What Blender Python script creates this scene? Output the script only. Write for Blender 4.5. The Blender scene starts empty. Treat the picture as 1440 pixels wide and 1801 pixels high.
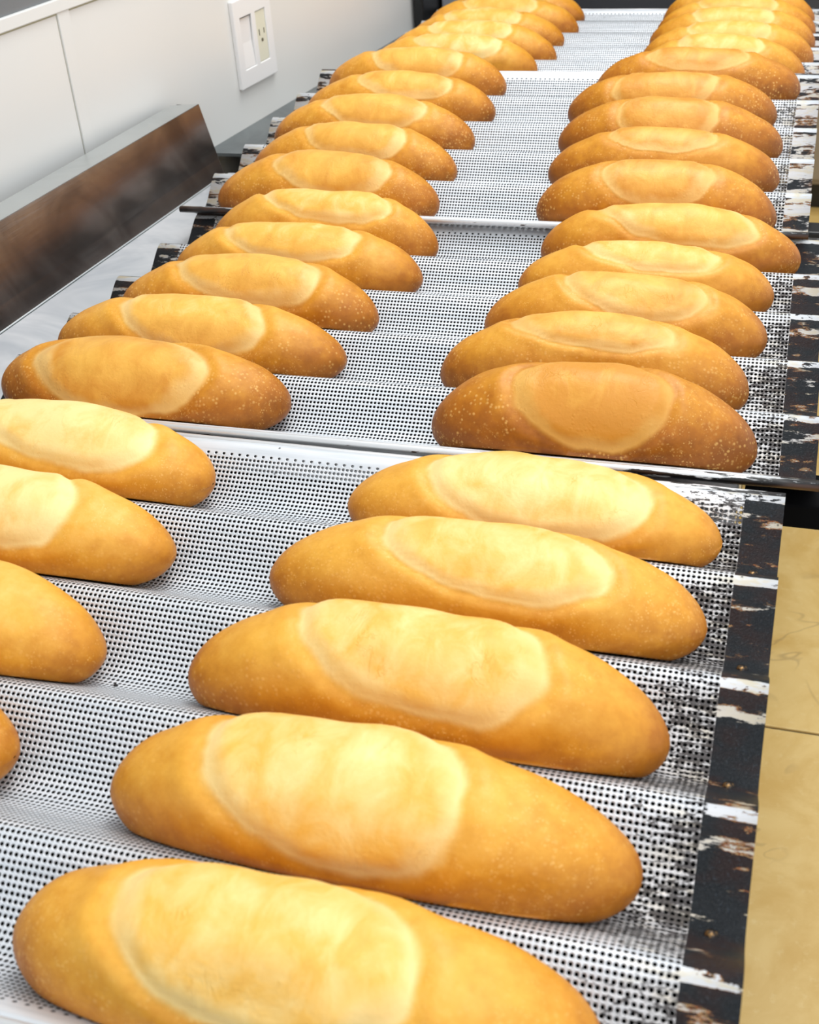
import bpy, math, random
from math import sin, cos, pi, radians
from mathutils import Vector, Matrix, noise
random.seed(7)
S = bpy.context.scene
C = bpy.context.scene.collection

# ------------------------------------------------------------------ camera
cam_d = bpy.data.cameras.new('camera'); cam = bpy.data.objects.new('camera', cam_d); C.objects.link(cam)
cam.location = (0.31646, -0.23231, 0.43128)
cam.rotation_euler = (0.98739243, 0.06325087, 0.29289664)
cam_d.sensor_fit = 'HORIZONTAL'; cam_d.sensor_width = 36.0; cam_d.lens = 53.868
cam_d.clip_start = 0.02
cam_d.dof.use_dof = True; cam_d.dof.focus_distance = 0.95; cam_d.dof.aperture_fstop = 20
S.camera = cam

# ------------------------------------------------------------------ world, lights, exposure
w = bpy.data.worlds.new('world'); S.world = w; w.use_nodes = True
bg = w.node_tree.nodes['Background']; bg.inputs[0].default_value = (0.93, 0.97, 1.0, 1); bg.inputs[1].default_value = 0.95
def area(name, loc, sx, sy, power, col=(1, 0.995, 0.975), rot=(0, 0, 0)):
    d = bpy.data.lights.new(name, 'AREA'); d.shape = 'RECTANGLE'; d.size = sx; d.size_y = sy
    d.energy = power; d.color = col
    o = bpy.data.objects.new(name, d); C.objects.link(o); o.location = loc; o.rotation_euler = rot
    return o
area('ceiling_lamp', (0.15, 1.55, 1.75), 0.6, 1.4, 17)
area('ceiling_lamp', (0.75, 0.1, 1.75), 0.5, 1.1, 8)
S.view_settings.view_transform = 'Standard'; S.view_settings.look = 'None'
S.view_settings.gamma = 1.0; S.view_settings.use_curve_mapping = False
S.view_settings.exposure = 0.32

# ------------------------------------------------------------------ helpers
def srgb(r, g, b, a=1):
    f = lambda c: ((c/255)/12.92 if c/255 <= 0.04045 else (((c/255)+0.055)/1.055)**2.4)
    return (f(r), f(g), f(b), a)

class NT:
    """small node builder"""
    def __init__(s, name):
        s.m = bpy.data.materials.new(name); s.m.use_nodes = True
        s.t = s.m.node_tree; s.n = s.t.nodes; s.b = s.n['Principled BSDF']; s.out = s.n['Material Output']
    def link(s, a, b): s.t.links.new(a, b)
    def put(s, sock, v):
        if v is None: return
        if hasattr(v, 'is_output'): s.link(v, sock)
        else: sock.default_value = v
    def math(s, op, a, b=None, c=None, clamp=False):
        n = s.n.new('ShaderNodeMath'); n.operation = op; n.use_clamp = clamp
        s.put(n.inputs[0], a); s.put(n.inputs[1], b); s.put(n.inputs[2], c)
        return n.outputs[0]
    def ramp(s, v, lo, hi, a=0.0, b=1.0):
        n = s.n.new('ShaderNodeMapRange'); n.interpolation_type = 'SMOOTHSTEP'; n.clamp = True
        s.put(n.inputs[0], v); n.inputs[1].default_value = lo; n.inputs[2].default_value = hi
        n.inputs[3].default_value = a; n.inputs[4].default_value = b
        return n.outputs[0]
    def lin(s, v, lo, hi, a=0.0, b=1.0):
        n = s.n.new('ShaderNodeMapRange'); n.clamp = True
        s.put(n.inputs[0], v)
        for i, q in enumerate((lo, hi, a, b)): s.put(n.inputs[1+i], q)
        return n.outputs[0]
    def mix(s, f, a, b, mode='MIX'):
        n = s.n.new('ShaderNodeMix'); n.data_type = 'RGBA'; n.blend_type = mode
        s.put(n.inputs[0], f); s.put(n.inputs[6], a); s.put(n.inputs[7], b)
        return n.outputs[2]
    def noise(s, vec, scale, detail=3, rough=0.5, dist=0.0):
        n = s.n.new('ShaderNodeTexNoise'); s.put(n.inputs['Vector'], vec)
        n.inputs['Scale'].default_value = scale; n.inputs['Detail'].default_value = detail
        n.inputs['Roughness'].default_value = rough; n.inputs['Distortion'].default_value = dist
        return n.outputs[0]
    def voro(s, vec, scale, feature='F1', out='Distance', rnd=1.0):
        n = s.n.new('ShaderNodeTexVoronoi'); n.feature = feature; s.put(n.inputs['Vector'], vec)
        n.inputs['Scale'].default_value = scale; n.inputs['Randomness'].default_value = rnd
        return n.outputs[out]
    def vscale(s, vec, sc, add=None):
        n = s.n.new('ShaderNodeVectorMath'); n.operation = 'MULTIPLY'; s.put(n.inputs[0], vec); n.inputs[1].default_value = sc
        o = n.outputs[0]
        if add is not None:
            m = s.n.new('ShaderNodeVectorMath'); m.operation = 'ADD'; s.link(o, m.inputs[0]); s.put(m.inputs[1], add); o = m.outputs[0]
        return o
    def obj(s): return s.n.new('ShaderNodeTexCoord').outputs['Object']
    def attr(s, name, out='Fac'):
        n = s.n.new('ShaderNodeAttribute'); n.attribute_name = name; return n.outputs[out]
    def sep(s, v):
        n = s.n.new('ShaderNodeSeparateXYZ'); s.link(v, n.inputs[0]); return n.outputs
    def bump(s, h, strength, dist):
        n = s.n.new('ShaderNodeBump'); n.inputs['Strength'].default_value = strength
        n.inputs['Distance'].default_value = dist; s.link(h, n.inputs['Height']); s.link(n.outputs[0], s.b.inputs['Normal'])
    def set(s, **k):
        names = dict(col='Base Color', rough='Roughness', metal='Metallic', spec='Specular IOR Level', alpha='Alpha',
                     sub='Subsurface Weight', coat='Coat Weight', coatr='Coat Roughness')
        for a, v in k.items(): s.put(s.b.inputs[names[a]], v)
        return s.m

def plain(name, col, rough=0.5, metal=0.0, spec=0.5, bump=None, var=0.0):
    t = NT(name); o = t.obj(); c = col
    if var:
        c = t.mix(t.ramp(t.noise(o, 6, 4), 0.3, 0.7), col, tuple(x*(1-var) for x in col[:3])+(1,))
    t.set(col=c, rough=rough, metal=metal, spec=spec)
    if bump: t.bump(t.noise(o, bump[0], 4), bump[1], bump[2])
    return t.m

# ------------------------------------------------------------------ materials
def bread_material():
    t = NT('bread crust')
    rnd = t.n.new('ShaderNodeObjectInfo')
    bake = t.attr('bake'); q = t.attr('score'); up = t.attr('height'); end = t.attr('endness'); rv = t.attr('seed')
    o = t.attr('rest', 'Vector')
    off = t.n.new('ShaderNodeCombineXYZ'); t.link(rv, off.inputs[0]); t.link(rv, off.inputs[1])
    P = t.vscale(o, (1, 1, 1), off.outputs[0])
    n1 = t.noise(P, 28, 4, 0.55); n2 = t.noise(P, 110, 4, 0.6); n3 = t.noise(t.vscale(P, (1.25, 0.8, 1)), 42, 5, 0.6, 0.5)
    # browning level 0..1
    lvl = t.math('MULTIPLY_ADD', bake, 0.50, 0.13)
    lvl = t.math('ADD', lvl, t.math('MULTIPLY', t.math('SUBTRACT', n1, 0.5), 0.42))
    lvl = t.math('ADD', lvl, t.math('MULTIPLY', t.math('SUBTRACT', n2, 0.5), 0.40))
    # the crust is browner towards the foot than at the top
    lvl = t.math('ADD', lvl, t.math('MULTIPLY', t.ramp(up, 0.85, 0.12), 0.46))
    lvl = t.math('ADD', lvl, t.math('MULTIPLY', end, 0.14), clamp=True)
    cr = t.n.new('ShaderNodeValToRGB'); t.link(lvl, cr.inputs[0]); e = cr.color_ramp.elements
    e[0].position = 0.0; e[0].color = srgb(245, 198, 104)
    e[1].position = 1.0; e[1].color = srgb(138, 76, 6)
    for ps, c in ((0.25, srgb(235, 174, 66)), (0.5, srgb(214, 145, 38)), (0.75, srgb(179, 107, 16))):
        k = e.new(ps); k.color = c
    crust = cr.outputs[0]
    # blisters
    v = t.voro(P, 330); cellr = t.sep(t.voro(P, 330, out='Color'))[0]
    bl = t.math('MULTIPLY', t.ramp(v, 0.48, 0.12), t.math('GREATER_THAN', cellr, 0.45))
    zone = t.math('MULTIPLY', t.ramp(t.noise(P, 26, 3), 0.40, 0.60), t.ramp(up, 0.95, 0.6))
    zone = t.math('MULTIPLY', zone, t.lin(bake, 0.0, 0.8, 0.25, 1.0))
    bl = t.math('MULTIPLY', bl, zone)
    crust = t.mix(t.math('MULTIPLY', bl, 0.62), crust, srgb(246, 196, 112))
    vf = t.voro(t.vscale(P, (1, 1.2, 1)), 620); zf = t.ramp(t.noise(P, 17, 2), 0.40, 0.62)
    fine = t.math('MULTIPLY', t.math('MULTIPLY', t.ramp(vf, 0.45, 0.15), t.ramp(t.noise(P, 240, 2), 0.45, 0.65)), zf)
    crust = t.mix(t.math('MULTIPLY', fine, 0.5), crust, srgb(250, 204, 120))
    # opened score
    qd = t.math('ADD', q, t.math('MULTIPLY', t.math('SUBTRACT', t.noise(P, 60, 3), 0.5), 0.10))
    inside = t.math('MULTIPLY', t.ramp(qd, 1.05, 0.95), t.ramp(t.noise(P, 20, 2), 0.25, 0.5, 0.75, 1.0))
    band = t.math('MULTIPLY', t.ramp(t.math('ADD', qd, t.math('MULTIPLY', t.math('SUBTRACT', n1, 0.5), 0.6)), 0.70, 0.95), inside)
    lv2 = t.math('ADD', t.math('MULTIPLY', t.math('SUBTRACT', n3, 0.5), 1.15), t.math('MULTIPLY_ADD', bake, 1.05, 0.0), clamp=True)
    lv2 = t.math('ADD', lv2, t.math('MULTIPLY', t.math('MULTIPLY', t.ramp(qd, 0.35, 0.8), t.math('MULTIPLY_ADD', bake, 0.5, 0.08)), 0.5))
    wr = t.math('ABSOLUTE', t.math('SUBTRACT', t.noise(t.vscale(P, (1.7, 0.9, 1)), 55, 4, 0.6, 1.2), 0.5))
    wrk = t.math('MULTIPLY', t.math('MULTIPLY', t.ramp(wr, 0.035, 0.0), t.ramp(t.noise(P, 38, 2), 0.58, 0.72)), inside)
    lv2 = t.math('ADD', lv2, t.math('MULTIPLY', wrk, 0.09), clamp=True)
    sc = t.n.new('ShaderNodeValToRGB'); t.link(lv2, sc.inputs[0]); e = sc.color_ramp.elements
    e[0].color = srgb(251, 222, 150); e[1].color = srgb(214, 146, 50); k = e.new(0.45); k.color = srgb(241, 186, 84)
    rim = t.mix(bake, srgb(253, 229, 162), srgb(230, 174, 82))
    patch = t.mix(t.math('MULTIPLY', band, 0.85), sc.outputs[0], rim)
    col = t.mix(inside, crust, patch)
    # a little flour-pale line where a loaf foot touched metal
    t.set(col=col, rough=t.math('MULTIPLY_ADD', n2, 0.2, 0.36), spec=0.42, sub=0.06)
    t.b.inputs['Subsurface Radius'].default_value = (0.006, 0.003, 0.001)
    t.b.inputs['Subsurface Scale'].default_value = 1.0
    h = t.math('ADD', t.math('MULTIPLY', n2, 0.5), t.math('MULTIPLY', bl, 0.25))
    h = t.math('ADD', h, t.math('MULTIPLY', t.math('MULTIPLY', n3, inside), 0.9))
    h = t.math('ADD', h, t.math('MULTIPLY', t.noise(P, 420, 3), 0.15))
    h = t.math('SUBTRACT', h, t.math('MULTIPLY', wrk, 0.22))
    t.bump(h, 0.55, 0.0015)
    return t.m
BREAD = bread_material()

PX, PY = 0.00303, 0.0034
PANW = 0.6413
NROW = 5; PITCH = 0.09; DEPTH = 0.0255
def sheet_material(under=False):
    t = NT('burnt aluminium underside' if under else 'perforated aluminium')
    uvn = t.n.new('ShaderNodeUVMap'); uvn.uv_map = 'UVMap'
    s = t.sep(uvn.outputs[0]); u, v = s[0], s[1]       # metres from right end, metres along the profile
    seed = t.attr('pan_seed'); flake = t.attr('flake'); vmax = t.attr('arc_total')
    cr = t.attr('crest'); ph = t.math('FRACT', t.math('ADD', t.math('DIVIDE', t.sep(t.obj())[1], PITCH), 10.5))
    off = t.n.new('ShaderNodeCombineXYZ'); t.link(u, off.inputs[0]); t.link(v, off.inputs[1]); t.link(seed, off.inputs[2])
    UV = off.outputs[0]
    def cell(x, p, shift=0.5):
        return t.math('SUBTRACT', t.math('FRACT', t.math('ADD', t.math('DIVIDE', x, p), 100.0)), shift)
    cx = t.math('MULTIPLY', cell(u, PX), PX); cy = t.math('MULTIPLY', cell(v, PY), PY)
    d = t.math('SQRT', t.math('ADD', t.math('MULTIPLY', cx, cx), t.math('MULTIPLY', cy, cy)))
    hole = t.ramp(d, 0.00108, 0.00092)
    e_r = u                                             # distance from the right end
    e_l = t.math('SUBTRACT', PANW, u)
    edge = t.math('MINIMUM', e_r, e_l)
    perf = t.math('GREATER_THAN', edge, PX*8)
    lo = PY*2; 
    vt = t.math('SUBTRACT', vmax, v)
    perf = t.math('MULTIPLY', perf, t.math('GREATER_THAN', t.math('MINIMUM', v, vt), PY*3))
    # first row by the edge has only every other hole
    firstrow = t.math('LESS_THAN', t.math('MINIMUM', v, vt), PY*4)
    odd = t.math('GREATER_THAN', t.math('FRACT', t.math('ADD', t.math('DIVIDE', u, PX*2), 50.0)), 0.5)
    perf = t.math('MULTIPLY', perf, t.math('SUBTRACT', 1.0, t.math('MULTIPLY', firstrow, odd)))
    hole = t.math('MULTIPLY', hole, perf)
    # carbon built up on the ends
    sv = t.vscale(UV, (26, 120, 1)); sv2 = t.vscale(UV, (90, 170, 1))
    na = t.noise(sv, 1.0, 5, 0.62); nb = t.noise(sv2, 1.0, 5, 0.65); nc = t.noise(t.vscale(UV, (650, 650, 1)), 1.0, 4, 0.7, 0.6)
    wide = t.ramp(t.noise(t.vscale(UV, (8, 22, 1)), 1.0, 3), 0.36, 0.64)
    reach = t.math('MULTIPLY_ADD', wide, 0.055, 0.045)
    dens = t.lin(t.math('DIVIDE', t.math('SUBTRACT', edge, 0.022), reach), 0.0, 1.0, 1.0, 0.0)
    dens = t.math('MULTIPLY', dens, t.math('SUBTRACT', 1.0, t.math('MULTIPLY', cr, 0.62)))
    dens = t.math('SUBTRACT', dens, t.math('MULTIPLY', flake, 0.25))
    nf = t.noise(t.vscale(UV, (170, 480, 1)), 1.0, 4, 0.75)
    film = t.ramp(t.math('ADD', t.math('MULTIPLY', dens, 0.165), t.math('MULTIPLY_ADD', nf, 0.75, t.math('MULTIPLY', na, 0.25))), 0.615, 0.655)
    film = t.math('MULTIPLY', film, t.ramp(dens, 0.0, 0.12))
    streak = t.math('MULTIPLY', film, 0.85)
    # solid carbon band on the unperforated ends, flaking off the crests
    flk = t.noise(t.vscale(UV, (42, 150, 1)), 1.0, 6, 0.68)
    band = t.math('LESS_THAN', edge, PX*8)
    worn = t.math('MULTIPLY', t.ramp(ph, 0.425, 0.445), t.ramp(ph, 0.515, 0.495))     # rubbed bright along the crests
    peel = t.math('MULTIPLY', t.ramp(ph, 0.27, 0.30), t.ramp(ph, 0.375, 0.35))        # peeling lacquer below them
    worn = t.math('MULTIPLY', worn, t.ramp(t.noise(t.vscale(UV, (60, 90, 1)), 1.0, 4, 0.7), 0.36, 0.5, 0.3, 1.0))
    keep = t.math('ADD', flk, t.math('MULTIPLY', worn, 0.26))
    keep = t.math('ADD', keep, t.math('MULTIPLY', peel, 0.105))
    keep = t.math('SUBTRACT', keep, 0.035)
    keep = t.math('ADD', keep, t.math('MULTIPLY', flake, 0.17))
    solid = t.ramp(keep, 0.64, 0.60)
    flakeedge = t.math('MULTIPLY', t.ramp(keep, 0.56, 0.62), t.ramp(keep, 0.68, 0.64))
    bs = t.math('ADD', t.math('MULTIPLY', band, solid), t.math('MULTIPLY', t.math('SUBTRACT', 1.0, band), streak))
    # colours
    al = t.mix(t.ramp(t.noise(t.vscale(UV, (18, 300, 1)), 1, 4), 0.35, 0.7), srgb(229, 233, 238), srgb(214, 220, 226))
    stain = t.math('MULTIPLY', t.math('MULTIPLY', t.ramp(flk, 0.5, 0.62), t.lin(edge, 0.0, 0.06, 1.0, 0.0)), 0.75)
    al = t.mix(stain, al, srgb(222, 206, 160))
    al = t.mix(t.math('MULTIPLY', t.ramp(dens, 0.0, 0.9), 0.45), al, srgb(176, 160, 148))
    nd = t.noise(t.vscale(UV, (35, 60, 1)), 1, 3)
    carbon = t.mix(t.ramp(nd, 0.42, 0.66), srgb(18, 23, 28), srgb(38, 20, 18))
    carbon = t.mix(t.ramp(nc, 0.55, 0.75), carbon, srgb(52, 60, 68))
    rust = t.mix(t.ramp(nc, 0.4, 0.6), srgb(186, 106, 52), srgb(220, 176, 116))
    carbon = t.mix(t.math('MULTIPLY', flakeedge, t.math('MULTIPLY', band, t.ramp(nd, 0.45, 0.6))), carbon, rust)
    # stray soot specks
    sp = t.math('MULTIPLY', t.ramp(t.voro(t.vscale(UV, (60, 60, 1)), 1.0), 0.07, 0.03), 0.8)
    al = t.mix(sp, al, srgb(60, 60, 60))
    carbon = t.mix(t.math('MULTIPLY', t.math('SUBTRACT', 1.0, band), 0.7), carbon, srgb(44, 30, 27))
    col = t.mix(bs, al, carbon)
    if under: col = t.mix(0.85, col, srgb(26, 24, 24))
    t.set(col=col, metal=t.math('MULTIPLY', t.math('SUBTRACT', 1.0, bs), 0.0 if under else 0.35),
          rough=t.math('MULTIPLY_ADD', bs, -0.04, 0.46), spec=0.32, alpha=t.math('SUBTRACT', 1.0, hole))
    hgt = t.math('ADD', t.math('MULTIPLY', bs, 0.6), t.math('MULTIPLY', t.math('MULTIPLY', nc, bs), 0.9))
    rimh = t.math('MULTIPLY', t.ramp(d, 0.0010, 0.0015), perf)
    hgt = t.math('ADD', hgt, t.math('MULTIPLY', rimh, 0.2))
    t.bump(hgt, 0.8, 0.0018)
    return t.m
SHEET = sheet_material(); SHEET_U = sheet_material(True)

def rim_material():
    t = NT('rolled aluminium rim with burnt ends')
    o = t.obj(); s = t.sep(o)
    e = t.math('MINIMUM', t.math('MULTIPLY', s[0], -1.0), t.math('ADD', s[0], PANW))
    n = t.noise(t.vscale(o, (40, 260, 260)), 1.0, 5, 0.65); n2 = t.noise(t.vscale(o, (11, 60, 60)), 1.0, 4, 0.6)
    top = t.ramp(s[2], 0.0, 0.0035)
    b = t.math('ADD', t.lin(e, 0.02, 0.19, 0.55, 0.0), t.math('MULTIPLY', t.math('SUBTRACT', n, 0.5), 0.9))
    b = t.math('ADD', b, t.math('MULTIPLY', t.math('SUBTRACT', n2, 0.5), 1.5))
    b = t.math('SUBTRACT', b, t.math('MULTIPLY', top, 0.22))
    m = t.ramp(b, 0.13, 0.19)
    dark = t.mix(t.ramp(n2, 0.45, 0.6), srgb(24, 22, 22), srgb(70, 42, 26))
    t.set(col=t.mix(m, srgb(222, 224, 226), dark), metal=t.math('MULTIPLY', t.math('SUBTRACT', 1.0, m), 0.6), rough=0.38)
    t.bump(t.math('ADD', m, n), 0.4, 0.0004)
    return t.m
RIM = rim_material()
RAW = plain('cut aluminium edge', srgb(222, 220, 214), 0.4, 0.3)

def rivet_material():
    t = NT('sooty brass rivet'); o = t.obj()
    t.set(col=t.mix(t.ramp(t.noise(o, 400, 3), 0.35, 0.55), srgb(128, 98, 60), srgb(40, 36, 34)), metal=0.8, rough=0.32); return t.m
RIVET = rivet_material()

def steel_material(name, c1, c2, rough, aniso=(2, 90, 90), metal=0.9):
    t = NT(name); o = t.obj()
    n = t.noise(t.vscale(o, aniso), 4.0, 5, 0.6); n2 = t.noise(o, 7.0, 4, 0.6, 0.8)
    col = t.mix(t.ramp(n2, 0.35, 0.68), c1, c2)
    t.set(col=col, metal=metal, rough=t.math('ADD', rough, t.math('MULTIPLY', t.math('ADD', t.math('MULTIPLY', n, .4), n2), 0.16)))
    t.bump(n, 0.12, 0.0006)
    return t.m
STEEL = steel_material('worn stainless steel', srgb(240, 243, 246), srgb(196, 203, 210), 0.28, metal=0.55)
STEEL_SPLASH = steel_material('sooty stainless splash guard', srgb(140, 132, 128), srgb(96, 86, 82), 0.10, (60, 3, 60))
STEEL_LEDGE = steel_material('brushed grey steel ledge', srgb(200, 204, 204), srgb(188, 192, 192), 0.22)
BLACK = plain('black enamelled iron', srgb(18, 18, 19), 0.35, bump=(160, 0.3, 0.001))
MATT_BLACK = plain('matt black rail and hole backing', srgb(9, 9, 10), 0.9, spec=0.1)  # matt black for rails and for the added backing that darkens pan holes
DARKSTEEL = plain('dark oven steel', srgb(78, 78, 82), 0.4, 0.5)
OVENGREY = plain('pale grey oven panel', srgb(150, 152, 158), 0.4, 0.2)
TAUPE = plain('taupe painted steel', srgb(140, 128, 108), 0.45, var=0.06)
WHITEPANEL = None
def wallpanel():
    t = NT('glossy white wall board'); o = t.obj()
    c = t.mix(t.ramp(t.noise(o, 3, 2), 0.4, 0.7), srgb(228, 227, 223), srgb(222, 223, 221))
    sp = t.ramp(t.voro(o, 9), 0.035, 0.02)
    c = t.mix(t.math('MULTIPLY', sp, 0.35), c, srgb(150, 150, 146))
    t.set(col=c, rough=0.28, spec=0.5); return t.m
WHITEPANEL = wallpanel()
SEAM = plain('yellowed caulk', srgb(170, 166, 140), 0.7)
PLATE = plain('white outlet plastic', srgb(238, 237, 236), 0.3)
IVORY = plain('ivory outlet plastic', srgb(226, 224, 204), 0.35)
SLOT = plain('dark slot', srgb(92, 86, 66), 0.6)
DARKWALL = plain('dark grey board', srgb(116, 118, 120), 0.6, bump=(200, 0.3, 0.001), var=0.15)
GROUT = plain('dark floor grout', srgb(70, 62, 50), 0.9)
def tile_material():
    t = NT('yellow stone floor tile'); o = t.n.new('ShaderNodeNewGeometry').outputs['Position']
    n = t.noise(o, 9, 5, 0.6, 0.6); n2 = t.noise(o, 60, 4, 0.6)
    c = t.mix(t.ramp(n, 0.32, 0.68), srgb(238, 203, 130), srgb(222, 180, 100))
    c = t.mix(t.math('MULTIPLY', t.ramp(n2, 0.55, 0.75), 0.35), c, srgb(246, 222, 160))
    vein = t.math('ABSOLUTE', t.math('SUBTRACT', t.noise(o, 5.5, 3, 0.5, 0.5), 0.5))
    gate = t.ramp(t.noise(o, 4.0, 2), 0.52, 0.62)
    c = t.mix(t.math('MULTIPLY', t.math('MULTIPLY', t.ramp(vein, 0.012, 0.0), gate), 0.38), c, srgb(140, 100, 62))
    t.set(col=c, rough=0.33, spec=0.5); t.bump(n2, 0.1, 0.001); return t.m
TILE = tile_material()
CRUMB = plain('charred crumb', srgb(28, 26, 26), 0.8, bump=(600, 0.6, 0.001))

# ------------------------------------------------------------------ mesh helpers
class MB:
    def __init__(s): s.v = []; s.f = []
    def box(s, x0, x1, y0, y1, z0, z1, M=None):
        b = len(s.v)
        for x in (x0, x1):
            for y in (y0, y1):
                for z in (z0, z1):
                    q = Vector((x, y, z)); s.v.append(M @ q if M else q)
        for f in ((0,1,3,2),(4,6,7,5),(0,4,5,1),(2,3,7,6),(0,2,6,4),(1,5,7,3)): s.f.append(tuple(b+i for i in f))
        return s
    def prism(s, poly, axis0, axis1, fn):
        """poly: 2D points; fn(p, t) -> 3D with t = axis0 or axis1"""
        b = len(s.v); n = len(poly)
        for t in (axis0, axis1):
            for p in poly: s.v.append(Vector(fn(p, t)))
        s.f.append(tuple(b+i for i in reversed(range(n)))); s.f.append(tuple(b+n+i for i in range(n)))
        for i in range(n):
            j = (i+1) % n; s.f.append((b+i, b+j, b+n+j, b+n+i))
        return s
    def tube(s, pts, r, seg=16):
        b = len(s.v); n = len(pts)
        for i, p in enumerate(pts):
            p = Vector(p)
            d = (Vector(pts[min(i+1, n-1)])-Vector(pts[max(i-1, 0)])).normalized()
            a = d.orthogonal().normalized(); c = d.cross(a)
            for k in range(seg):
                an = 2*pi*k/seg; s.v.append(p+(a*cos(an)+c*sin(an))*r)
        for i in range(n-1):
            for k in range(seg):
                k2 = (k+1) % seg; s.f.append((b+i*seg+k, b+i*seg+k2, b+(i+1)*seg+k2, b+(i+1)*seg+k))
        s.f.append(tuple(b+k for k in reversed(range(seg)))); s.f.append(tuple(b+(n-1)*seg+k for k in range(seg)))
        return s
    def build(s, name, mat, parent=None, bevel=0, smooth=False, fix=True):
        me = bpy.data.meshes.new(name); me.from_pydata([tuple(v) for v in s.v], [], s.f); me.update()
        if fix:
            import bmesh
            bm = bmesh.new(); bm.from_mesh(me); bmesh.ops.recalc_face_normals(bm, faces=bm.faces); bm.to_mesh(me); bm.free()
        o = bpy.data.objects.new(name, me); C.objects.link(o); o.parent = parent
        if mat: me.materials.append(mat)
        if smooth:
            for p in me.polygons: p.use_smooth = True
        if bevel:
            m = o.modifiers.new('bevel', 'BEVEL'); m.width = bevel; m.segments = 2; m.limit_method = 'ANGLE'
        return o
def tag(o, label=None, cat=None, group=None, kind=None):
    if label: o['label'] = label
    if cat: o['category'] = cat
    if group: o['group'] = group
    if kind: o['kind'] = kind
    return o
def empty(name, loc=(0, 0, 0), rot=(0, 0, 0)):
    o = bpy.data.objects.new(name, None); C.objects.link(o); o.location = loc; o.rotation_euler = rot
    o.empty_display_size = 0.05
    return o

COUNTER_Z = -0.0405
RACK_Z = -0.0285
# ------------------------------------------------------------------ room: wall on the left
wA = Vector((-0.4191538, 1.24195354, 0)); wB = Vector((-0.34646016, 1.91474992, 0))
wd = (wB-wA).normalized(); wang = math.atan2(wd.y, wd.x)
WM = Matrix.Translation(wA) @ Matrix.Rotation(wang, 4, 'Z')      # local x along the wall (away), local y into the wall (left), z up
def wl(px, py):                                                  # world point on the wall -> distance along it
    return (Vector((px, py, 0))-wA).dot(wd)
WZ = -0.037
wall = MB().box(-1.9, 1.2, 0.004, 0.1, -0.9, 1.9, WM).build('wall_left', WHITEPANEL); tag(wall, 'white boarded wall behind the steel counter', kind='structure')
s0 = wl(-0.4493, 0.9615); s1 = wl(-0.4473, 0.9816)
MB().box(-1.9, s0-0.0010, -0.0005, 0.006, WZ-0.2, 0.1818, WM).build('wall_panel', WHITEPANEL, wall, bevel=0.0006)
MB().box(s1, wl(-.348, 1.90), -0.0005, 0.006, WZ-0.2, 0.1815, WM).build('wall_panel', WHITEPANEL, wall, bevel=0.0006)
MB().box(s0+0.0002, s1+0.0002, -0.0022, 0.006, WZ-0.2, 0.1840, WM).build('joint_strip', WHITEPANEL, wall, bevel=0.0008)
MB().box(s0-0.0014, s0+0.0002, 0.0005, 0.006, WZ-0.2, 0.183, WM).build('seam', SEAM, wall)
tr = MB().box(-1.9, 1.2, -0.004, 0.012, 0.1835, 0.1968, WM).build('trim_1', WHITEPANEL, bevel=0.0012); tag(tr, 'white rail along the top of the wall boards', kind='structure')
MB().box(-1.9, 1.2, -0.0008, 0.006, 0.1815, 0.1836, WM).build('shadow_gap', SEAM, tr)
up = MB().box(-1.9, 1.2, 0.0, 0.03, 0.1965, 1.2, WM).build('trim_2', DARKWALL); tag(up, 'dark grey board above the white rail', kind='structure')
# stain spot under the rail
st = NT('amber stain'); st.set(col=srgb(214, 170, 96), rough=0.4)

# switch and outlet plate
pc = wl(-0.4074, 1.3515)
plate = empty('outlet_plate', WM @ Vector((pc, -0.0005, 0.0695)), (0, 0, wang))
tag(plate, 'white double wall plate with a rocker switch and an ivory socket on the white wall', 'outlet')
def plate_box(nm, x0, x1, y0, y1, z0, z1, mat, par=plate, bev=0.0008):
    return MB().box(x0, x1, y0, y1, z0, z1).build(nm, mat, par, bevel=bev)
W2, H2 = 0.0495, 0.0555
def ring_plate():
    m = MB(); x = [-W2, -0.0345, -0.0050, 0.0060, 0.0330, W2]; z = [-H2, -0.0325, 0.0325, H2]
    for i in range(5):
        for j in range(3):
            if j == 1 and i in (1, 3): continue
            m.box(x[i], x[i+1], -0.0062, 0.0, z[j], z[j+1])
    # merge so only outer faces stay
    import bmesh
    me = bpy.data.meshes.new('cover'); me.from_pydata([tuple(v) for v in m.v], [], m.f)
    bm = bmesh.new(); bm.from_mesh(me); bmesh.ops.remove_doubles(bm, verts=bm.verts, dist=1e-5)
    # remove internal duplicate faces
    seen = {}
    for f in bm.faces:
        k = tuple(sorted(v.index for v in f.verts)); seen.setdefault(k, []).append(f)
    bmesh.ops.delete(bm, geom=[f for l in seen.values() if len(l) > 1 for f in l], context='FACES_ONLY')
    bmesh.ops.dissolve_limit(bm, angle_limit=0.01, verts=bm.verts, edges=bm.edges)
    bmesh.ops.recalc_face_normals(bm, faces=bm.faces)
    bm.to_mesh(me); bm.free(); me.materials.append(PLATE)
    o = bpy.data.objects.new('cover_plate', me); C.objects.link(o); o.parent = plate
    b = o.modifiers.new('bevel', 'BEVEL'); b.width = 0.0012; b.segments = 2; b.limit_method = 'ANGLE'
ring_plate()
rk = MB().prism([(-0.0082, 0.0321), (-0.0048, 0.0321), (-0.0035, 0.0), (-0.0062, -0.0321), (0, -0.0321), (0, 0.0321)], -0.0341, -0.0054,
                lambda p, t: (t, p[0]*0.8, p[1])).build('rocker_switch', PLATE, plate, bevel=0.0006)
sk = plate_box('socket', 0.0064, 0.0326, -0.0050, 0, -0.0321, 0.0321, IVORY)
plate_box('slot', 0.0122, 0.0138, -0.0054, -0.0045, 0.001, 0.009, SLOT, sk, 0)
plate_box('slot', 0.0252, 0.0268, -0.0054, -0.0045, 0.002, 0.0086, SLOT, sk, 0)
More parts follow.
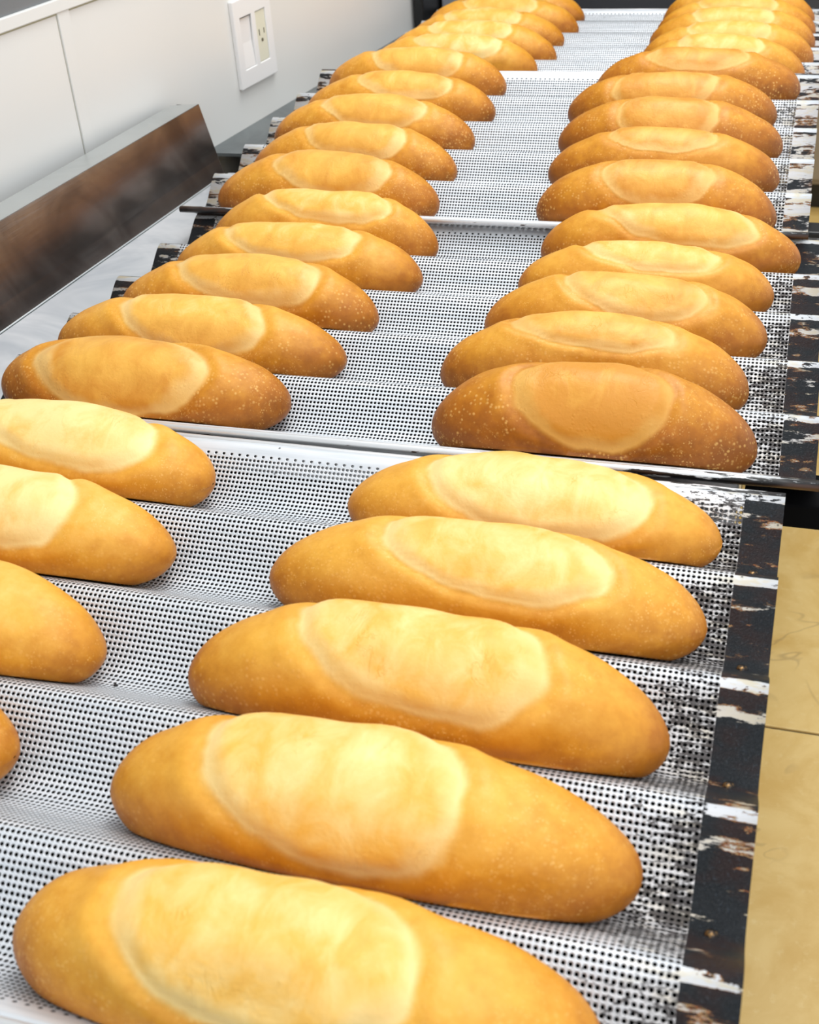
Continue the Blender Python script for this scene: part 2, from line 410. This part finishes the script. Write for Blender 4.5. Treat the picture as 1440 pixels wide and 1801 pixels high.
MB().tube([(0.0190, -0.0056, -0.0055), (0.0190, -0.0045, -0.0055)], 0.0024, 14).build('ground_hole', SLOT, sk)

# ------------------------------------------------------------------ floor
FZ = -0.85
fl = MB().box(-1.6, 3.2, -1.2, 6.4, FZ-0.06, FZ-0.004).build('floor', GROUT); tag(fl, 'yellow stone tiled floor', kind='structure')
TX, TY = 0.598, 0.548
tm = None
for i in range(-1, 5):
    for j in range(-3, 10):
        x = 0.10+i*0.60; y = 1.1655+j*0.55
        if x < -1 or x > 3: continue
        if tm is None:
            o = MB().box(0, TX-0.003, 0, TY-0.003, -0.02, 0).build('tile', TILE, fl, bevel=0.0015); tm = o
            o.location = (x+.001, y+.001, FZ)
        else:
            c = tm.copy(); C.objects.link(c); c.parent = fl; c.location = (x+.001, y+.001, FZ)

# ------------------------------------------------------------------ steel counter with its splash guard
ctr = empty('steel_counter', (-0.05, 0.4, FZ)); tag(ctr, 'worn stainless steel counter under the bread pans with a sooty upright guard', 'counter')
fa = Vector((-0.3891, 0.6612, 0)); fb = Vector((-0.3653, 1.0983, 0)); fdv = (fb-fa).normalized(); fang = math.atan2(fdv.y, fdv.x)
FM = Matrix.Translation((fa.x, fa.y, COUNTER_Z)) @ Matrix.Rotation(fang, 4, 'Z')   # local x away, y left
ci = ctr.matrix_basis.inverted()
def cpart(m, name, mat, bevel=0, smooth=False):
    inv = Matrix.Translation((0.05, -0.4, -FZ)); m.v = [inv @ v for v in m.v]
    return m.build(name, mat, ctr, bevel=bevel, smooth=smooth)
# top surface follows the fold line on the left
x0a = fa - fdv*1.15; x1a = fa + fdv*0.475
m = MB().prism([(x0a.x, x0a.y), (0.30, x0a.y), (0.30, 1.135), (x1a.x, 1.135)], COUNTER_Z-0.03, COUNTER_Z, lambda p, t: (p[0], p[1], t))
cpart(m, 'counter_top', STEEL, bevel=0.002)
GT, GO, GW, GE = 0.0855, 0.0225, 0.054, 0.4665
m = MB().prism([(0, 0), (GO*0.265, GT*0.235), (GO-0.0006, GT-0.0008), (GO, GT), (GO+0.0012, GT-0.0016), (0.0015, 0)], -1.15, GE, lambda p, t: FM @ Vector((t, p[0], p[1])))
cpart(m, 'splash_guard', STEEL_SPLASH)
m = MB().prism([(GO-0.0004, GT), (GO-0.0004, GT-0.0012), (GW, GT-0.0012), (GW, GT)], -1.15, GE, lambda p, t: FM @ Vector((t-(0.0 if p[0] < GO+.01 else (0.012 if t > 0 else 0)), p[0], p[1])))
cpart(m, 'guard_ledge', STEEL_LEDGE)
m = MB().prism([(0.0010, 0.0), (GO, GT-0.0013), (GW-0.003, GT-0.0013), (GW-0.003, 0)], GE-0.0025, GE-0.001, lambda p, t: FM @ Vector((t, p[0]+0.0004, p[1]-0.0003)))
cpart(m, 'guard_end_cap', BLACK)
m = MB().prism([(-0.0006, 0.0002), (-0.0006, 0.0010), (0.0002, 0.0014), (0.0006, 0.0002)], -1.15, GE, lambda p, t: FM @ Vector((t, p[0], p[1])))
cpart(m, 'weld_bead', STEEL_LEDGE)
m = MB().box(-0.36, 0.27, -0.35, 1.10, FZ+0.1, COUNTER_Z-0.035); cpart(m, 'cabinet_body', DARKSTEEL)
m = MB()
for lx in (-0.33, 0.25):
    for ly in (-0.32, 1.07): m = MB().box(lx-.02, lx+.02, ly-.02, ly+.02, FZ, FZ+0.1); cpart(m, 'leg', BLACK)

# black iron rack the rear pans bridge on
rk_ = empty('iron_rack', (0.45, 0.9, FZ)); tag(rk_, 'black iron rack jutting out beneath the second pan beside the tiled floor', 'rack')
def rpart(m, name, bevel=0.002, mat=None):
    inv = Matrix.Translation((-0.45, -0.9, -FZ)); m.v = [inv @ v for v in m.v]; return m.build(name, mat or BLACK, rk_, bevel=bevel)
m = MB().box(0.304, 1.0, 0.488, 0.53, RACK_Z-0.020, RACK_Z-0.001); rpart(m, 'front_rail', 0.002, MATT_BLACK)
m = MB().box(0.304, 1.0, 0.520, 0.532, RACK_Z-0.030, RACK_Z-0.0195); rpart(m, 'lower_rail', 0.002, MATT_BLACK)
m = MB().box(0.304, 1.0, 0.500, 0.506, RACK_Z-0.027, RACK_Z-0.024); rpart(m, 'runner')
m = MB().box(-0.270, 0.3255, -0.32, 0.455, COUNTER_Z+0.0001, RACK_Z+0.0010); rpart(m, 'dark_hole_backing', 0, MATT_BLACK)  # added plate, seen only as darkness through the nearest pan's holes
m = MB().box(-0.260, 0.3255, 0.535, 1.13, COUNTER_Z+0.0001, COUNTER_Z+0.0011); rpart(m, 'dark_hole_backing', 0, MATT_BLACK)  # thinner added plate that keeps the holes black farther back
m = MB().box(0.304, 1.0, 1.02, 1.05, COUNTER_Z-0.03, COUNTER_Z-0.001); rpart(m, 'rear_rail')
for lx, ly in ((0.98, 0.51), (0.98, 1.035)):
    m = MB().box(lx-.018, lx+.018, ly-.018, ly+.018, FZ, COUNTER_Z-0.03); rpart(m, 'leg')

# rear counter
bc = empty('rear_counter', (-0.05, 1.65, FZ)); tag(bc, 'grey steel counter along the wall carrying the farthest pan', 'counter')
def bpart(m, name, mat, bevel=0.0):
    inv = Matrix.Translation((0.05, -1.65, -FZ)); m.v = [inv @ v for v in m.v]; return m.build(name, mat, bc, bevel=bevel)
p1 = WM @ Vector((wl(-.42, 1.197), -0.0008, 0)); p2 = WM @ Vector((wl(-.31, 2.3), -0.0008, 0))
m = MB().prism([(p1.x, 1.197), (0.30, 1.197), (0.30, 2.3), (p2.x, 2.3)], WZ-0.004, WZ, lambda p, t: (p[0], p[1], t)); bpart(m, 'counter_top', steel_material('dull grey steel', srgb(150, 156, 158), srgb(128, 134, 136), 0.30))
m = MB().box(-0.24, 0.28, 1.225, 2.28, FZ+0.1, WZ-0.005); bpart(m, 'cabinet_body', plain('black cabinet', srgb(30, 32, 33), .4))
for lx in (-0.21, 0.25):
    for ly in (1.25, 2.25): m = MB().box(lx-.02, lx+.02, ly-.02, ly+.02, FZ, FZ+0.1); bpart(m, 'leg', BLACK)

# oven at the far end
ov = empty('deck_oven', (0.05, 2.1, WZ)); tag(ov, 'dark deck oven with a pale grey panel at the far end of the pans', 'oven')
def opart(m, name, mat, bevel=0.002):
    inv = Matrix.Translation((-0.05, -2.1, -WZ)); m.v = [inv @ v for v in m.v]; return m.build(name, mat, ov, bevel=bevel)
opart(MB().box(-0.325, 0.42, 2.000, 2.27, WZ+.001, 0.60), 'oven_body', DARKSTEEL)
opart(MB().box(-0.343, -0.326, 1.885, 1.999, WZ+.001, 0.60), 'side_frame', BLACK)
opart(MB().box(-0.325, -0.250, 1.990, 1.9995, WZ+0.001, WZ+0.012), 'bottom_rail', BLACK)
opart(MB().box(-0.322, -0.240, 1.985, 1.9995, WZ+0.013, 0.5), 'side_panel', OVENGREY)

# tall taupe cupboard across the aisle
cb = empty('cupboard', (0.85, 3.6, FZ)); tag(cb, 'tall taupe cupboard standing on the floor beyond the right edge of the pans', 'cupboard')
def kpart(m, name, mat, bevel=0.003):
    inv = Matrix.Translation((-0.85, -3.6, -FZ)); m.v = [inv @ v for v in m.v]; return m.build(name, mat, cb, bevel=bevel)
kpart(MB().box(0.25, 1.45, 3.36, 3.9, FZ, FZ+0.08), 'plinth', BLACK)
kpart(MB().box(0.22, 1.48, 3.32, 3.95, FZ+0.08, FZ+1.9), 'cabinet_body', TAUPE)
kpart(MB().box(0.24, 0.84, 3.30, 3.3195, FZ+0.10, FZ+1.88), 'door', TAUPE)
kpart(MB().box(0.86, 1.46, 3.30, 3.3195, FZ+0.10, FZ+1.88), 'door', TAUPE)

# ------------------------------------------------------------------ baguette pans
def prof(y):
    """height of the pan surface at distance y from its front lip"""
    s = abs(sin(pi*y/PITCH)); return -DEPTH*(s**1.55)
PROF = []
NP = 30*NROW
arc = 0.0
for i in range(NP+1):
    y = NROW*PITCH*i/NP
    # denser sampling of crests through smooth remap
    z = prof(y)
    if PROF: arc += math.hypot(y-PROF[-1][0], z-PROF[-1][1])
    PROF.append((y, z, arc))
ARC = arc
NX = 12
def pan_mesh(seed, flake):
    me = bpy.data.meshes.new('perforated_sheet'); vs = []; fs = []
    rnd = random.Random(seed)
    for i in range(NX+1):
        x = -PANW*i/NX
        for (y, z, a) in PROF:
            dz = 0.0006*noise.noise(Vector((x*5+seed*3, y*9, seed)))
            vs.append((x, y, z+dz))
    n = len(PROF)
    for i in range(NX):
        for j in range(n-1):
            fs.append((i*n+j, i*n+j+1, (i+1)*n+j+1, (i+1)*n+j))
    me.from_pydata(vs, [], fs); me.update()
    if me.polygons[0].normal.z < 0: me.flip_normals()
    uv = me.uv_layers.new(name='UVMap')
    for lp in me.loops:
        vi = lp.vertex_index; i, j = divmod(vi, n); uv.data[lp.index].uv = (PANW*i/NX, PROF[j][2])
    cr = me.attributes.new('crest', 'FLOAT', 'POINT')
    for k in range(len(vs)):
        z = PROF[k % n][1]; cr.data[k].value = max(0.0, 1+z/(DEPTH*0.22))
    for nm, val in (('pan_seed', seed*7.31), ('flake', flake), ('arc_total', ARC)):
        a = me.attributes.new(nm, 'FLOAT', 'POINT')
        for k in range(len(vs)): a.data[k].value = val
    for p in me.polygons: p.use_smooth = True
    me.materials.append(SHEET); me.materials.append(SHEET_U); me.materials.append(RAW)
    return me
PANS = [ # x right, y front, yaw, z, tilt, flake, label
 (0.33, 0.0, 0.0, 0.0, 0.0, 0.0, 'nearest perforated aluminium baguette pan with black burnt ends, beside the tiled floor'),
 (0.35005, 0.47164, 0.01304, -0.00215+0.0022, -0.0256, 0.22, 'second perforated baguette pan from the front, its silver front rim scorched, holding the brownest loaf'),
 (0.33039, 0.90955, 0.00469, -0.0004, 0.06213, 0.85, 'third perforated baguette pan from the front, white and flaking at its right end'),
 (0.33082, 1.44746, -0.00767, -0.0002, -0.01903, 0.8, 'farthest perforated baguette pan, in front of the dark oven'),
]
pan_objs = []
def dome(name, r, h, parent, loc, mat):
    m = MB(); rings = 5; seg = 14
    for i in range(rings):
        a = (pi/2)*i/rings
        for k in range(seg): m.v.append(Vector((r*cos(a)*cos(2*pi*k/seg), r*cos(a)*sin(2*pi*k/seg), h*sin(a))))
    m.v.append(Vector((0, 0, h)))
    for i in range(rings-1):
        for k in range(seg): m.f.append((i*seg+k, i*seg+(k+1) % seg, (i+1)*seg+(k+1) % seg, (i+1)*seg+k))
    for k in range(seg): m.f.append(((rings-1)*seg+k, (rings-1)*seg+(k+1) % seg, rings*seg))
    m.f.append(tuple(reversed(range(seg))))
    o = m.build(name, mat, parent, smooth=True); o.location = loc
    return o
riv0 = None
for idx, (xr, y0, yaw, z0, ti, flake, lab) in enumerate(PANS):
    e = empty('baguette_pan', (xr, y0, z0)); e.rotation_mode = 'XYZ'; e.rotation_euler = (ti, 0, yaw)
    tag(e, lab, 'baking pan', 'perforated baguette pans in a line on the counter'); pan_objs.append(e)
    me = pan_mesh(idx+1, flake); o = bpy.data.objects.new('perforated_sheet', me); C.objects.link(o); o.parent = e
    sm = o.modifiers.new('thickness', 'SOLIDIFY'); sm.thickness = 0.0008; sm.offset = -1; sm.material_offset = 1; sm.material_offset_rim = 2
    # rolled rims front and back
    for yy, nm in ((-0.0020, 'front_rim'), (NROW*PITCH+0.0020, 'back_rim')):
        pts = [(-PANW*i/24, 0, 0.0004*noise.noise(Vector((i*0.7, idx, yy*9)))) for i in range(25)]
        r = MB().tube(pts, 0.0033, 16).build(nm, RIM, e, smooth=True); r.location = (0, yy, -0.0024)
    for k in range(NROW):
        for xx in (-0.0142, -PANW+0.0142):
            yy = k*PITCH+0.0365; zz = prof(yy)
            if riv0 is None:
                rv = dome('rivet', 0.0033, 0.0019, e, (xx, yy, zz-0.0001), RIVET); riv0 = rv
            else:
                rv = riv0.copy(); C.objects.link(rv); rv.parent = e; rv.location = (xx, yy, zz-0.0001)

# ------------------------------------------------------------------ loaves
def smooth01(a, b, x):
    t = max(0, min(1, (x-a)/(b-a))); return t*t*(3-2*t)
def loaf(idx, r, xa, xb, bake, label, group, hi=True, A=0.0385, dy=0.0, top=0.0500, sc=(0.02, 0.48, 0.22, 0.62, 0.14), yaw=0.0, name='bread_loaf'):
    """one loaf lying in channel r of pan idx between local x = xa and xb"""
    pan = pan_objs[idx]; seed = random.random()*100
    M = pan.matrix_basis.copy()
    xc = (xa+xb)/2; L = (xb-xa)/2; yc = (r+0.5)*PITCH + random.uniform(-0.0012, 0.0012) + dy
    NS, NR = (120, 84) if hi else (72, 48)
    zt = -0.0055
    ea, eb = random.uniform(2.1, 2.6), random.uniform(2.1, 2.6)
    bend = random.uniform(-0.002, 0.002)
    scx, sca, scq, scb, sk = sc
    V = []; Q = []; H = []; E = []
    lv = Vector((0, 0, seed))
    for i in range(NS+1):
        u = -cos(pi*i/NS); u = max(-1, min(1, u))
        au = abs(u); ex = ea if u < 0 else eb
        wprof = max(0.0, 1-au**(ex+0.75))**0.5
        tprof = max(0.0, 1-au**(ex+0.05))**0.56
        bprof = max(0.0, 1-au**7)**0.5
        for k in range(NR):
            th = 2*pi*k/NR                                  # 0 = +y side, pi/2 top
            c, s = cos(th), sin(th)
            yy = A*wprof*math.copysign(abs(c)**0.92, c)
            if s >= 0: zz = zt+(top+0.0055-0.003)*tprof*(abs(s)**0.94)
            else: zz = zt-0.0195*bprof*(abs(s)**0.8)
            x = L*u
            # lateral coordinate: -1 back horizon .. +1 front horizon
            q = (th-pi/2)/(pi/2)
            if q > 1: q = q-4 if q > 2 else q
            S_ = u
            us = S_-scx - sk*(q-scq)
            qe = (abs(us/sca)**2.2+abs((q-scq)/scb)**2.2)**(1/2.2) if s > -0.15 else 3.0
            p = Vector((x, yy, zz))
            # surface displacement
            nrm = Vector((u*0.2, c, max(s, 0.0)+0.05)).normalized()
            n1 = noise.noise(p*16+lv)*0.0022+noise.noise(p*42+lv)*0.0009
            wob = qe+0.07*noise.noise(p*45+lv*2)
            d = 0.0
            if qe < 2.5:
                d += -0.0021*math.exp(-((wob-0.98)/0.085)**2)
                d += 0.0013*math.exp(-((wob-1.16)/0.12)**2)
                d += 0.0008*math.exp(-((wob-0.80)/0.08)**2)
                if wob < 1: d += 0.0016*(1-wob*wob)+0.0010*noise.noise(Vector((p.x*30, p.y*80, seed)))
            fade = smooth01(-0.1, 0.35, s)
            p += nrm*(n1*fade+d*fade)
            p.y += bend*(u*u)*4
            # rest in the channel
            Y = yc+p.y; X = xc+p.x
            tz = prof(min(max(Y, 0.0), NROW*PITCH))+0.0016
            if p.z < tz: p.z = tz
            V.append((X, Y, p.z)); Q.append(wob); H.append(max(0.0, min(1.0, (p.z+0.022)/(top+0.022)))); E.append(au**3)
    F = []
    for i in range(NS):
        for k in range(NR):
            k2 = (k+1) % NR; F.append((i*NR+k, (i+1)*NR+k, (i+1)*NR+k2, i*NR+k2))
    # ---- full mesh to get the normals
    org = Vector((xc, yc, prof(yc)+0.001))
    Vl = [tuple(Vector(v)-org) for v in V]
    full = bpy.data.meshes.new('tmp'); full.from_pydata(Vl, [], F); full.update()
    if (full.polygons[len(F)//2+NR//4].normal.z < 0): full.flip_normals(); F = [tuple(reversed(f)) for f in F]
    norms = [v.normal.copy() for v in full.vertices]
    e = empty(name, M @ org); e.rotation_mode = 'XYZ'; e.rotation_euler = pan.rotation_euler
    tag(e, label, 'bread', group)
    def sub(nm, keep):
        faces = [f for f in F if keep(f)]
        used = sorted({i for f in faces for i in f}); mp = {v: j for j, v in enumerate(used)}
        me = bpy.data.meshes.new(nm); me.from_pydata([Vl[i] for i in used], [], [tuple(mp[i] for i in f) for f in faces])
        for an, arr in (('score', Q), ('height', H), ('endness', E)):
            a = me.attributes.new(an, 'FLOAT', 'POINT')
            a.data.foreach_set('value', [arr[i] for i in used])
        for an, val in (('bake', bake), ('seed', seed)):
            a = me.attributes.new(an, 'FLOAT', 'POINT'); a.data.foreach_set('value', [val]*len(used))
        a = me.attributes.new('rest', 'FLOAT_VECTOR', 'POINT')
        a.data.foreach_set('vector', [c for i in used for c in Vl[i]])
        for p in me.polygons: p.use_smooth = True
        me.normals_split_custom_set_from_vertices([norms[i] for i in used])
        me.materials.append(BREAD)
        o = bpy.data.objects.new(nm, me); C.objects.link(o); o.parent = e; return o
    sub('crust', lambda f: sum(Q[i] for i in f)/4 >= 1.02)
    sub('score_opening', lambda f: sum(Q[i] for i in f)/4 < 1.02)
    bpy.data.meshes.remove(full)
    return e

BAKE = ['pale golden', 'golden', 'golden brown', 'deep brown']
ORD = ['first', 'second', 'third', 'fourth', 'fifth']
PANN = ['nearest pan', 'second pan', 'third pan', 'farthest pan']
# (xa, xb, bake, score(cx, a, cq, b, skew))
LO = {
 (0,'R'): [(-0.305,-0.047,0.26,(-0.05,0.50,0.10,0.70,0.10)), (-0.305,-0.046,0.24,(-0.08,0.49,0.10,0.78,0.14)), (-0.304,-0.044,0.28,(0.02,0.50,0.05,0.72,0.16)),
           (-0.295,-0.035,0.26,(0.08,0.50,0.06,0.56,0.22)), (-0.274,-0.034,0.16,(0.06,0.58,0.10,0.72,0.12))],
 (0,'L'): [None, (-0.625,-0.365,0.10,(0.0,0.5,0.1,0.6,0.15)), (-0.618,-0.359,0.08,(-0.35,0.45,0.1,0.6,0.15)), (-0.622,-0.363,0.05,(0.05,0.50,0.0,0.75,0.18)), (-0.630,-0.374,0.06,(0.15,0.55,-0.05,0.75,0.2))],
 (1,'R'): [(-0.268,-0.040,0.90,(0.02,0.48,0.28,0.62,0.06)), (-0.285,-0.050,0.55,(0.0,0.52,0.02,0.45,0.28)), (-0.272,-0.041,0.50,(0.08,0.48,0.05,0.60,0.20)),
           (-0.262,-0.039,0.36,(0.05,0.52,-0.05,0.55,0.20)), (-0.258,-0.019,0.48,(0.06,0.58,0.08,0.62,0.28))],
 (1,'L'): [(-0.629,-0.383,0.66,(-0.04,0.60,0.30,0.66,0.10)), (-0.626,-0.366,0.44,(0.02,0.50,0.12,0.72,0.18)), (-0.610,-0.365,0.50,(0.05,0.55,0.10,0.66,0.18)),
           (-0.600,-0.352,0.36,(0.0,0.55,0.05,0.60,0.16)), (-0.598,-0.359,0.34,(0.05,0.55,0.0,0.60,0.22))],
 (2,'R'): [(-0.264,-0.030,0.66,(0.03,0.46,0.18,0.56,0.04)), (-0.271,-0.032,0.66,(0.0,0.48,0.02,0.45,0.10)), (-0.277,-0.033,0.74,(0.0,0.46,0.25,0.62,0.02)),
           (-0.283,-0.044,0.70,(-0.05,0.50,0.20,0.62,-0.10)), (-0.265,-0.022,0.74,(0.0,0.5,0.05,0.5,0.05))],
 (2,'L'): [(-0.614,-0.366,0.56,(0.10,0.52,0.15,0.6,0.12)), (-0.608,-0.370,0.50,(0.05,0.50,0.1,0.62,0.16)), (-0.618,-0.372,0.50,(0.05,0.52,0.1,0.6,0.14)),
           (-0.612,-0.370,0.52,(0.1,0.50,0.1,0.55,0.14)), (-0.614,-0.377,0.46,(0.05,0.52,0.12,0.62,0.14))],
 (3,'R'): [(-0.245,-0.022,0.34,(0.0,0.5,0.1,0.6,0.14)), (-0.248,-0.014,0.36,(0.0,0.5,0.1,0.6,0.14)), (-0.250,-0.015,0.36,(0.0,0.5,0.1,0.6,0.14)),
           (-0.250,-0.017,0.42,(0.0,0.5,0.1,0.6,0.14)), (-0.252,-0.021,0.42,(0.0,0.5,0.1,0.6,0.14))],
 (3,'L'): [(-0.625,-0.380,0.24,(0.1,0.52,0.1,0.62,0.16)), (-0.625,-0.368,0.32,(0.0,0.5,0.1,0.6,0.14)), (-0.624,-0.378,0.34,(0.0,0.5,0.1,0.6,0.14)),
           (-0.620,-0.371,0.38,(0.0,0.5,0.1,0.6,0.14)), (-0.618,-0.379,0.44,(0.0,0.5,0.1,0.6,0.14))],
}
TOPS = {(0,'R'): (0.0455, 0.049, 0.049, 0.0415, 0.0345), (0,'L'): (0.044, 0.044, 0.044, 0.044, 0.042),
        (1,'R'): (0.0495, 0.048, 0.045, 0.040, 0.046), (1,'L'): (0.0435, 0.0425, 0.0455, 0.0435, 0.049),
        (2,'R'): (0.047, 0.047, 0.048, 0.046, 0.0455), (2,'L'): (0.047, 0.046, 0.047, 0.0445, 0.046),
        (3,'R'): (0.047, 0.046, 0.047, 0.046, 0.047), (3,'L'): (0.046, 0.047, 0.046, 0.047, 0.046)}
for (idx, side), rows in LO.items():
    col = 'right' if side == 'R' else 'left'
    for r, q in enumerate(rows):
        if q is None: continue
        xa, xb, bk, sc = q
        shade = 'pale golden' if bk < 0.2 else 'golden' if bk < 0.4 else 'golden brown' if bk < 0.62 else 'deep brown'
        lab = '%s split loaf, %s from the front, %s column of the %s' % (shade, ORD[r], col, PANN[idx])
        if (idx, side, r) == (1, 'R', 0): lab = 'brownest blistered loaf, first from the front, right column of the second pan'
        loaf(idx, r, xa, xb, bk, lab, 'oval loaves lying in the %s column of the %s' % (col, PANN[idx]), hi=idx < 2,
             A=0.0345 if (idx, r) == (1, 4) else 0.0385, dy=-0.006 if (idx, r) == (1, 4) else 0.0, top=TOPS[(idx, side)][r], sc=sc)

# small charred crumbs on the pans
def crumb(idx, x, y, r, label):
    pan = pan_objs[idx]; m = MB(); seg = 8
    for i in range(5):
        a = -pi/2+pi*i/4
        for k in range(seg):
            p = Vector((cos(a)*cos(2*pi*k/seg)*1.4, cos(a)*sin(2*pi*k/seg), sin(a)*0.6)); p *= r*(1+0.5*noise.noise(p*2+Vector((x*90, y*50, 0)))); m.v.append(p)
    for i in range(4):
        for k in range(seg): m.f.append((i*seg+k, i*seg+(k+1) % seg, (i+1)*seg+(k+1) % seg, (i+1)*seg+k))
    o = m.build('burnt_crumb', CRUMB); o.location = pan.matrix_basis @ Vector((x, y, prof(y)+r*0.6))
    tag(o, label, 'crumb')
crumb(0, -0.353, 0.215, 0.0011, 'tiny charred crumb on the nearest pan between its two loaf columns')
crumb(1, -0.335, 0.315, 0.0012, 'tiny charred crumb on the second pan between its two loaf columns')
